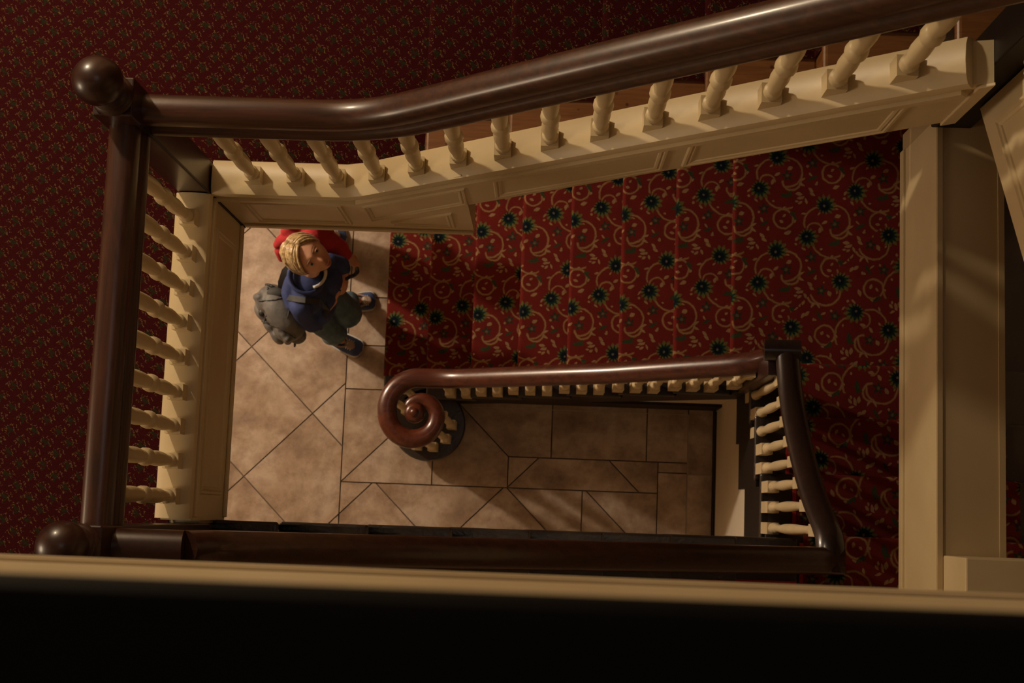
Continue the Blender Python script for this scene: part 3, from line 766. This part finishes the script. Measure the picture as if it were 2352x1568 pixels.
EYEW=simple('eye_white',[(.5,.47,.43),(.55,.52,.48)],4,.25); IRIS=simple('blue_grey_iris',[(.02,.035,.05),(.035,.055,.08)],40,.2); LIP=simple('lip_skin',[(.42,.13,.10),(.48,.17,.13)],20,.45)
BROW=simple('light_brown_brow',[(.16,.09,.045),(.22,.13,.07)],60,.7)
def head_frame(c,f,u,sc=1.0):
    f=Vector(f).normalized(); u=Vector(u); u=(u-f*u.dot(f)).normalized(); l=u.cross(f)
    M=(Matrix((f,l,u)).transposed()*sc).to_4x4(); M.translation=Vector(c); return M
def g_(x,s): return math.exp(-(x*x)/(2*s*s))
def head_pt(az,el,off=0):
    # local: x forward, y left, z up
    ca=math.cos(el); n=Vector((ca*math.cos(az),ca*math.sin(az),math.sin(el)))
    p=Vector((n.x*(.092 if n.x>0 else .098),n.y*.077,n.z*.108))
    if p.z<0:
        q=-p.z/.108; p.y*=1-.30*q**1.3; 
        if p.x<0: p.x*=1-.35*q
        else: p.x*=1+.04*q
    if n.x>0:
        y,z=p.y,p.z
        p.x+=.020*g_(y,.0085)*g_(z+.026,.013)+.009*g_(y,.007)*g_(z-.0,.018)          # nose
        p.x-=.009*(g_(y-.031,.013)+g_(y+.031,.013))*g_(z-.006,.011)                       # eye sockets
        p.x+=.005*g_(z-.03,.012)*g_(y,.04)                                               # brow ridge
        p.x+=.005*g_(y,.016)*(g_(z+.056,.005)+g_(z+.066,.005))-.004*g_(y,.018)*g_(z+.061,.0025)  # lips
        p.x+=.006*g_(y,.018)*g_(z+.09,.014)                                               # chin
        p.x+=.004*(g_(y-.042,.016)+g_(y+.042,.016))*g_(z+.03,.02)                         # cheeks
    return p+n*off
def head_mb(M,mb,seg=80,rings=60):
    vs=[];fs=[]
    for i in range(1,rings):
        el=math.pi/2-math.pi*i/rings
        for k in range(seg): vs.append(M@head_pt(2*math.pi*k/seg,el))
    vs.append(M@head_pt(0,math.pi/2)); vs.append(M@head_pt(0,-math.pi/2)); T=len(vs)-2
    for i in range(rings-2):
        for k in range(seg):
            k2=(k+1)%seg; fs.append((i*seg+k,(i+1)*seg+k,(i+1)*seg+k2,i*seg+k2))
    for k in range(seg):
        k2=(k+1)%seg; fs.append((T,k,k2)); fs.append((T+1,(rings-2)*seg+k2,(rings-2)*seg+k))
    mb.add(vs,fs)
    for s in (-1,1):   # ears
        mb.ball(M@Vector((-.004,s*.080,-.006)),(.011,.006,.027),12,8,M.to_3x3()); mb.ball(M@Vector((-.008,s*.086,.004)),(.014,.005,.018),12,8,M.to_3x3())
def hand(mb,wrist,d,n,side,curl=.9,sc=.82):
    """palm and five bent fingers. d: towards the fingertips, n: palm normal (fingers curl towards it), side: thumb direction"""
    d=Vector(d).normalized(); n=Vector(n); n=(n-d*n.dot(d)).normalized(); s=d.cross(n)*side; w=Vector(wrist)
    R=Matrix((d,s,n)).transposed()
    mb.ball(w+d*.035*sc,(.042*sc,.036*sc,.014*sc),16,10,R)
    for j,(o,L) in enumerate(((.027,.062),(.009,.07),(-.010,.065),(-.027,.052))):
        p=w+d*.062*sc+s*o*sc; a=0; pts=[w+d*.03*sc+s*o*.8*sc,p]
        for seg_l,b in zip((.45,.32,.26),(.5,.7,.5)):
            a+=b*curl; p=p+(d*math.cos(a)+n*math.sin(a))*L*seg_l*sc; pts.append(p)
        mb.chain(pts,[.0095*sc,.0095*sc,.0088*sc,.008*sc,.0068*sc],10)
    t0=w+d*.016*sc+s*.024*sc; t1=t0+(d*.6+s*.7+n*.25).normalized()*.032*sc; t2=t1+(d*.85+s*.1+n*.5).normalized()*.028*sc; t3=t2+(d*.8-s*.15+n*.5).normalized()*.02*sc
    mb.chain([t0,t1,t2,t3],[.0125*sc,.011*sc,.0095*sc,.0078*sc],10)
def hair_locks(M,mat,parent,part=.022,n=64):
    mb=MB(); rnd=random.Random(3)
    # base cap
    vs=[];fs=[];seg=48;rings=22
    for i in range(rings+1):
        for k in range(seg):
            az=2*math.pi*k/seg; front=max(0,math.cos(az)); lim=-.42+front**1.2*1.38+ .15*abs(math.sin(az))**4
            el=math.pi/2-(math.pi/2-lim)*i/rings
            vs.append(M@head_pt(az,el,.008*min(1,(rings-i)/2+.25)))
    for i in range(rings):
        for k in range(seg):
            k2=(k+1)%seg; fs.append((i*seg+k,(i+1)*seg+k,(i+1)*seg+k2,i*seg+k2))
    fs.append(tuple(range(seg))); mb.add(vs,fs)
    # locks combed over from a side parting
    for i in range(n):
        t=i/(n-1)
        for sgn in (-1,1):
            # start on the parting line, from forehead (t=0) to crown and down the back (t=1)
            a0=math.radians(44-132*t+rnd.uniform(-3,3))          # angle in the x-z plane from forward-up to back
            sx,sz=math.sin(a0),math.cos(a0)
            st_=Vector((.088*sx,part,.112*max(.05,abs(sz)) if sz>0 else -.02))
            el=math.radians(rnd.uniform(-25,-5)+12*(t<.3)) if sgn<0 else math.radians(rnd.uniform(-22,0)+22*(t<.3))
            az=(-1 if sgn<0 else 1)*math.radians(66+rnd.uniform(-5,5)+92*t)
            en=Vector((math.cos(el)*math.cos(az),math.cos(el)*math.sin(az),math.sin(el)))
            s0=st_.normalized(); s0=Vector((s0.x,s0.y,s0.z)).normalized()
            m=9; pts=[];lift=rnd.uniform(.008,.0145)
            for k in range(m):
                q=k/(m-1); d=s0.lerp(en,q).normalized()
                e2=math.asin(max(-1,min(1,d.z))); a2=math.atan2(d.y,d.x)
                pts.append(M@head_pt(a2,e2,lift*math.sin(math.pi*min(1,.18+q*.75))+.002))
            w=rnd.uniform(.0038,.0062)
            pf=[(w*math.cos(x),w*math.sin(x)) for x in [2*math.pi*k/6 for k in range(6)]]
            mb.sweep(pts,pf,[.5,.9,1.1,1.2,1.2,1.1,1,.7,.25],up=(M.to_3x3()@Vector((1,0,.1))).normalized())
    return mb.obj('hair',mat,parent,smooth=True)
def face_parts(M,parent):
    R=M.to_3x3()
    for s in (-1,1):
        e=MB().ball(M@Vector((.0735,s*.031,.006)),.0125,18,12).obj('eye',EYEW,parent,smooth=True)
        MB().ball(M@Vector((.0833,s*.031,.0075)),(.0036,.0064,.0064),14,10,R).obj('iris',IRIS,e,smooth=True)
        MB().chain([M@Vector((.0935,s*.014,.027)),M@Vector((.0935,s*.03,.031)),M@Vector((.082,s*.048,.026))],[.0024,.003,.0018],8).obj('eyebrow',BROW,parent,smooth=True)
        MB().chain([M@Vector((.0815,s*.019,.0105)),M@Vector((.0875,s*.031,.0165)),M@Vector((.076,s*.044,.0095))],[.0018,.0024,.0018],8).obj('eyelid',SKIN,parent,smooth=True)
    MB().chain([M@Vector((.088,-.019,-.061)),M@Vector((.097,-.008,-.0575)),M@Vector((.0985,0,-.0585)),M@Vector((.097,.008,-.0575)),M@Vector((.088,.019,-.061))],[.0015,.0036,.003,.0036,.0015],8)\
        .chain([M@Vector((.089,-.016,-.063)),M@Vector((.097,0,-.0665)),M@Vector((.089,.016,-.063))],[.0015,.0044,.0015],8).obj('lips',LIP,parent,smooth=True)
def skin_obj(name,mb,vox,mat,parent,it=2):
    me=remesh(mb,vox,it); o=link(name,me,mat,parent,True); keep(parent,o); return o
def shoe(heel,toe,parent):
    h=Vector(heel); t=Vector(toe); d=(t-h).normalized(); s=Vector((-d.y,d.x,0)); L=(t-h).length
    def wd(q): return .5*(.070+.034*math.sin(min(1,q*1.25)*math.pi*.62)) * (1 if q<.82 else math.sqrt(max(0,1-((q-.82)/.18)**2))*.97+.03) * (1 if q>.1 else math.sqrt(1-((.1-q)/.1)**2)*.95+.05)
    n=22
    def outline(k,ex): 
        left=[];right=[]
        for i in range(n+1):
            q=i/n; c=h+d*(q*L); w=wd(q)+ex; left.append(c+s*w); right.append(c-s*w)
        return left+right[::-1]
    o=outline(0,.008)
    a=MB().prism([(p.x,p.y) for p in o],'z',.001,.022).obj('sole',SOLE,parent,bevel=.003)
    mb=MB(); vs=[];fs=[];m=12
    for i in range(n+1):
        q=i/n; c=h+d*(q*L); w=wd(q); ht=.040+.030*(1-q)*1.15 if q<.6 else .040+.0138-.03*((q-.6)/.4)**2
        for k in range(m+1):
            th=math.pi*k/m; vs.append(c+s*w*math.cos(th)+Vector((0,0,.02+(ht-.02)*math.sin(th)**.75)))
    for i in range(n):
        for k in range(m): fs.append((i*(m+1)+k,(i+1)*(m+1)+k,(i+1)*(m+1)+k+1,i*(m+1)+k+1))
    mb.add(vs,fs); up=mb.obj('upper',SHOEB,parent,smooth=True)
    for p_ in (a,up): pass
    # tan leather collar, tongue and laces
    c0=h+d*L*.34
    ring=[c0+d*(.062*math.cos(q))+s*(.036*math.sin(q))+Vector((0,0,.066-.012*math.cos(q))) for q in [2*math.pi*k/20 for k in range(21)]]
    MB().sweep(ring,[(.006*math.cos(x),.006*math.sin(x)) for x in [2*math.pi*k/8 for k in range(8)]]).obj('collar',TANL,up,smooth=True)
    MB().ball(h+d*L*.66+Vector((0,0,.052)),(.034,.026,.008),16,8,Matrix((d,s,Vector((0,0,1)))).transposed()).obj('tongue',TANL,up,smooth=True)
    for q in (.60,.66,.72):
        c=h+d*L*q+Vector((0,0,.063-(q-.54)*.07)); MB().chain([c-s*.028-Vector((0,0,.006)),c,c+s*.028-Vector((0,0,.006))],[.0036]*3,8).obj('lace',WHT,up,smooth=True)

# --- boy in blue looking up
bo=empty('person',(-1.17,1.08,0),'fair-haired child in blue jacket and cropped jeans looking up from the tiled floor','person')
Hf=head_frame((-1.205,1.250,1.285),(.56,-.27,.78),(-.80,.22,.60),1.14)
hl=(-1.215,1.165,.70); hr=(-1.255,1.045,.70)
knl=(-1.115,1.085,.43); knr=(-1.185,.985,.38)
anl=(-1.150,1.212,.085); anr=(-1.258,1.002,.085)
mb=MB(); head_mb(Hf,mb)
mb.chain([(-1.235,1.14,.98),(-1.235,1.175,1.06),Hf@Vector((-.03,0,-.055))],[.06,.045,.046])
mb.ball((-1.24,1.11,.96),(.070,.105,.11)).ball((-1.235,1.10,.78),(.070,.095,.11))
mb.chain([(-1.215,1.235,1.05),(-1.095,1.275,.90),(-1.075,1.225,.885)],[.04,.034,.028])
mb.chain([(-1.255,1.02,1.05),(-1.235,.975,.86),(-1.135,1.09,.868)],[.04,.034,.028])
hand(mb,(-1.078,1.232,.890),(.10,-1,.1),(-.9,-.1,-.3),1,.8,.98); hand(mb,(-1.135,1.085,.875),(.62,.85,.25),(-.6,.6,.2),-1,.75,.98)
mb.chain([hl,knl,anl],[.075,.05,.034]); mb.chain([hr,knr,anr],[.075,.05,.034])
mb.chain([anl,(-1.09,1.220,.030)],[.032,.020]); mb.chain([anr,(-1.17,.968,.030)],[.032,.020])
body=skin_obj('body',mb,.0042,SKIN,bo,1)
hair_locks(Hf,BLOND,bo,part=.030); face_parts(Hf,bo)
mb=MB()
mb.ball((-1.245,1.115,1.0),(.100,.128,.105),24,14).ball((-1.245,1.10,.86),(.10,.125,.14),24,14).ball((-1.24,1.095,.74),(.108,.132,.10),24,14)
mb.chain([(-1.225,1.215,1.045),(-1.15,1.275,.955),(-1.095,1.275,.905),(-1.084,1.258,.895)],[.062,.054,.048,.042])
mb.chain([(-1.265,1.03,1.045),(-1.262,.985,.93),(-1.235,.970,.865),(-1.19,1.02,.864)],[.062,.055,.055,.050])
mb.ball((-1.235,1.168,1.080),(.090,.100,.062),20,12); mb.ball((-1.160,1.185,.93),(.085,.088,.095),20,12); mb.ball((-1.17,1.11,.90),(.06,.08,.09),20,12)
mb.ball((-1.300,1.165,1.025),(.065,.095,.065),20,12)
mb.chain([(-1.32,1.17,1.055),(-1.335,1.10,1.035),(-1.32,1.04,1.02)],[.038,.042,.036])
# folds
for k in range(10):
    a=k*.63; mb.chain([(-1.245+.105*math.cos(a),1.10+.128*math.sin(a),.72+.02*(k%3)),(-1.245+.103*math.cos(a+.25),1.10+.13*math.sin(a+.25),.90)],[.010,.006],8)
jk=skin_obj('jacket',mb,.006,NAVY,bo,3)
jk['label']='navy blue jacket'
ring=[Vector((-1.215+.066*math.cos(q),1.19+.066*math.sin(q),1.135-.020*math.cos(q))) for q in [math.pi*(-.42+.50*k/12) for k in range(13)]]
MB().sweep(ring,[(-.004,-.022),(.006,-.022),(.022,.016),(.010,.022)]).obj('shirt_collar',WHT,bo,smooth=True)
ring=[Vector((-1.235+.075*math.cos(q),1.17+.078*math.sin(q),1.125-.028*math.cos(q))) for q in [math.pi*(.22+1.56*k/22) for k in range(23)]]
MB().sweep(ring,[(-.009,-.02),(.009,-.02),(.018,.012),(.004,.022)]).obj('jacket_collar',NAVY,bo,smooth=True)
mb=MB(); mb.ball((-1.235,1.105,.70),(.095,.118,.085),20,12)
mb.chain([hl,(-1.16,1.12,.56),knl,(-1.13,1.14,.28),(-1.145,1.20,.15)],[.088,.086,.084,.068,.056]); mb.chain([hr,(-1.22,1.01,.54),knr,(-1.215,.985,.25),(-1.245,.998,.13)],[.086,.080,.070,.063,.060])
skin_obj('jeans',mb,.006,DENIM,bo,3)
for q,(a,b_) in enumerate((((-1.170,1.205,0),(-1.01,1.228,0)),((-1.285,1.012,0),(-1.075,.925,0)))):
    so=MB(); sh=empty('shoe',(0,0,0)); 
    shoe(a,b_,sh)
    # one mesh for the foot part: make the sole the part and hang the rest from it
    kids=list(sh.children); sole=[k for k in kids if k.name.startswith('sole')][0]; upper=[k for k in kids if k.name.startswith('upper')][0]
    bpy.data.objects.remove(sh)
    for k_ in (sole,upper): k_.parent=None
    upper.name='shoe'; upper.parent=bo; keep(bo,upper); sole.parent=upper

STRAPM=simple('dark_grey_webbing',[(.025,.027,.026),(.04,.042,.04)],30,.7)
# --- grey backpack slung on the child's back
bp=empty('backpack',(-1.40,1.03,.62),'grey nylon backpack hanging on the back of the fair-haired child','backpack')
o_=Vector((-.80,-.60,.10)).normalized(); w_=Vector((.60,-.80,-.22)); w_=(w_-o_*w_.dot(o_)).normalized(); u_=w_.cross(o_)*-1
if u_.z<0: u_=-u_
BM=Matrix((o_,w_,u_)).transposed().to_4x4(); BM.translation=Vector((-1.405,1.02,.84))
def Bp(x,y,z): return BM@Vector((x,y,z))
R3=BM.to_3x3(); mb=MB()
for y in (-.085,0,.085):
    for z in (-.13,-.04,.06): mb.ball(Bp(.005,y,z),(.090-.006*(z>0),.080,.090),18,12,R3)
mb.ball(Bp(.005,0,.135),(.072,.125,.06),20,12,R3)
mb.ball(Bp(-.01,.15,-.19),(.05,.05,.04),12,8,R3)
for k in range(9):
    y=-.13+.033*k; mb.chain([Bp(.055,y,.12),Bp(.062+.006*math.sin(k*2.1),y*1.08,-.02),Bp(.05,y*1.1,-.18)],[.018,.022,.014],10)
bpk=skin_obj('main_compartment',mb,.0065,GREYC,bp,10)
mb=MB()
for y in (-.06,.02,.09): mb.ball(Bp(.085,y,-.10),(.032,.055,.07),16,10,R3)
skin_obj('front_pocket',mb,.006,GREYC,bp,10)
from mathutils.bvhtree import BVHTree
bvh=BVHTree.FromPolygons([v.co.copy() for v in bpk.data.vertices],[tuple(f.vertices) for f in bpk.data.polygons])
Rc=cam.matrix_world.to_3x3()
def on_pack(px,py,d=.002):
    q=(Rc@Vector(((px-1176)/3227.06,-(py-784)/3227.06,-1))).normalized(); h=bvh.ray_cast(cam.matrix_world.translation,q)
    return (h[0]-q*d) if h[0] is not None else Vector(PX(px,py,.9)+(.9,))
MB().chain([on_pack(x,y) for x,y in ((595,692),(606,691),(618,690),(630,689),(642,686),(652,683))],[.0035]*6,8).obj('zip',BLK,bp,smooth=True)
MB().chain([on_pack(616,664),on_pack(612,654,.03),on_pack(620,655,.03),on_pack(634,662)],[.007,.009,.008,.006],10).obj('carry_loop',BLK,bp,smooth=True)
c_=on_pack(602,717); MB().ball(c_,(.020,.024,.014),14,8).obj('patch',BLK,bp,smooth=True)
c_=on_pack(633,672); MB().ball(c_,(.046,.030,.016),16,8).obj('top_pocket',STRAPM,bp,smooth=True)
for a,b_ in (((602,738),(640,752)),((640,752),(678,776)),((606,742),(612,725)),((668,700),(660,730))):
    MB().chain([on_pack(*a,0),on_pack((a[0]+b_[0])/2,(a[1]+b_[1])/2,.001),on_pack(*b_,0)],[.004,.0055,.004],8).obj('seam',STRAPM,bp,smooth=True)
MB().chain([Bp(.02,.17,-.20),Bp(.035,.19,-.235)],[.008,.006],8).obj('strap_end',BLK,bp,smooth=True)
st1=[(-1.375,1.07,.98),(-1.335,1.07,1.06),(-1.285,1.055,1.112),(-1.235,1.05,1.118),(-1.175,1.055,1.06),(-1.145,1.03,.95),(-1.20,.955,.80),(-1.32,.955,.72)]
MB().sweep([Vector(p) for p in st1],[(-.015,-.003),(.015,-.003),(.015,.004),(-.015,.004)]).obj('shoulder_strap',STRAPM,bp,auto=40)
st2=[(-1.385,1.10,.97),(-1.372,1.15,1.055),(-1.352,1.20,1.085),(-1.31,1.245,1.09),(-1.25,1.275,1.075)]
MB().sweep([Vector(p) for p in st2],[(-.018,-.003),(.018,-.003),(.018,.006),(-.018,.006)]).obj('shoulder_strap',BLK,bp,auto=40)

# --- black thing with a bent arm in the child's hands
hk=empty('handle',(-1.09,1.18,.90),'small black device with a bent arm held in both hands of the child','device')
MB().box(-1.145,-1.085,1.13,1.165,.898,.926).obj('grip',BLK,hk,bevel=.008)
MB().chain([PX(785,645,.905)+(.905,),PX(803,636,.895)+(.895,),PX(815,631,.89)+(.89,),PX(821,624,.89)+(.89,),PX(820,617,.89)+(.89,)],[.011,.010,.010,.0115,.012],12).obj('arm',BLK,hk,smooth=True)

# --- second child in red, half hidden under the landing edge
rd=empty('person',(-1.28,1.50,0),'child in red jacket standing behind the fair-haired child, mostly hidden by the landing edge','person')
Hr=head_frame((-1.235,1.60,1.17),(.75,.45,-.35),(.2,.15,1))
mb=MB(); head_mb(Hr,mb,40,30); mb.chain([(-1.28,1.50,.95),Hr@Vector((-.02,0,-.05))],[.055,.045])
mb.ball((-1.28,1.48,.86),(.085,.12,.15)).ball((-1.28,1.48,.68),(.08,.11,.1))
mb.chain([(-1.26,1.38,.97),(-1.15,1.385,.84),(-1.075,1.34,.80)],[.04,.032,.022]); hand(mb,(-1.078,1.342,.80),(.75,-.6,-.2),(-.3,-.3,-.9),1,.5,.72)
mb.chain([(-1.29,1.60,.97),(-1.22,1.68,.80),(-1.13,1.66,.70)],[.04,.032,.022]); hand(mb,(-1.13,1.66,.70),(.6,-.1,-.7),(-.6,0,-.5),1,.6,.72)
for y in (1.49,1.60): mb.chain([(-1.29,y-.04,.62),(-1.31,y,.34),(-1.36,y,.07),(-1.27,y,.035)],[.07,.048,.032,.026])
skin_obj('body',mb,.0055,SKIN,rd,1)
hair_locks(Hr,BROWNH,rd,n=30); face_parts(Hr,rd)
mb=MB(); mb.ball((-1.27,1.475,.93),(.125,.145,.10),24,14).ball((-1.275,1.47,.80),(.12,.14,.15),24,14)
mb.chain([(-1.25,1.395,.965),(-1.175,1.39,.875),(-1.125,1.372,.825),(-1.092,1.350,.805)],[.075,.072,.060,.040])
mb.chain([(-1.29,1.59,.96),(-1.22,1.67,.81),(-1.16,1.665,.73)],[.07,.055,.045])
mb.chain([(-1.35,1.40,1.0),(-1.40,1.375,.99),(-1.425,1.36,.965)],[.05,.032,.022]); mb.chain([(-1.36,1.36,.95),(-1.415,1.335,.93),(-1.41,1.30,.90)],[.045,.030,.020])
mb.chain([(-1.34,1.46,1.02),(-1.37,1.42,1.03),(-1.31,1.38,1.01)],[.035,.03,.025])
skin_obj('jacket',mb,.006,REDC,rd,2)['label']='red jacket with a rumpled hood'
mb=MB(); mb.ball((-1.28,1.485,.64),(.095,.125,.08),20,12)
for y in (1.49,1.60): mb.chain([(-1.29,y-.04,.62),(-1.31,y,.34),(-1.36,y,.09)],[.08,.062,.052])
skin_obj('trousers',mb,.007,DENIM,rd,3)
for y in (1.49,1.60):
    sh=empty('x',(0,0,0)); shoe((-1.40,y,0),(-1.20,y,0),sh); kids=list(sh.children)
    sole=[k for k in kids if k.name.startswith('sole')][0]; upper=[k for k in kids if k.name.startswith('upper')][0]; bpy.data.objects.remove(sh)
    upper.name='shoe'; upper.parent=rd; keep(rd,upper); sole.parent=upper; sole.matrix_parent_inverse=Matrix()
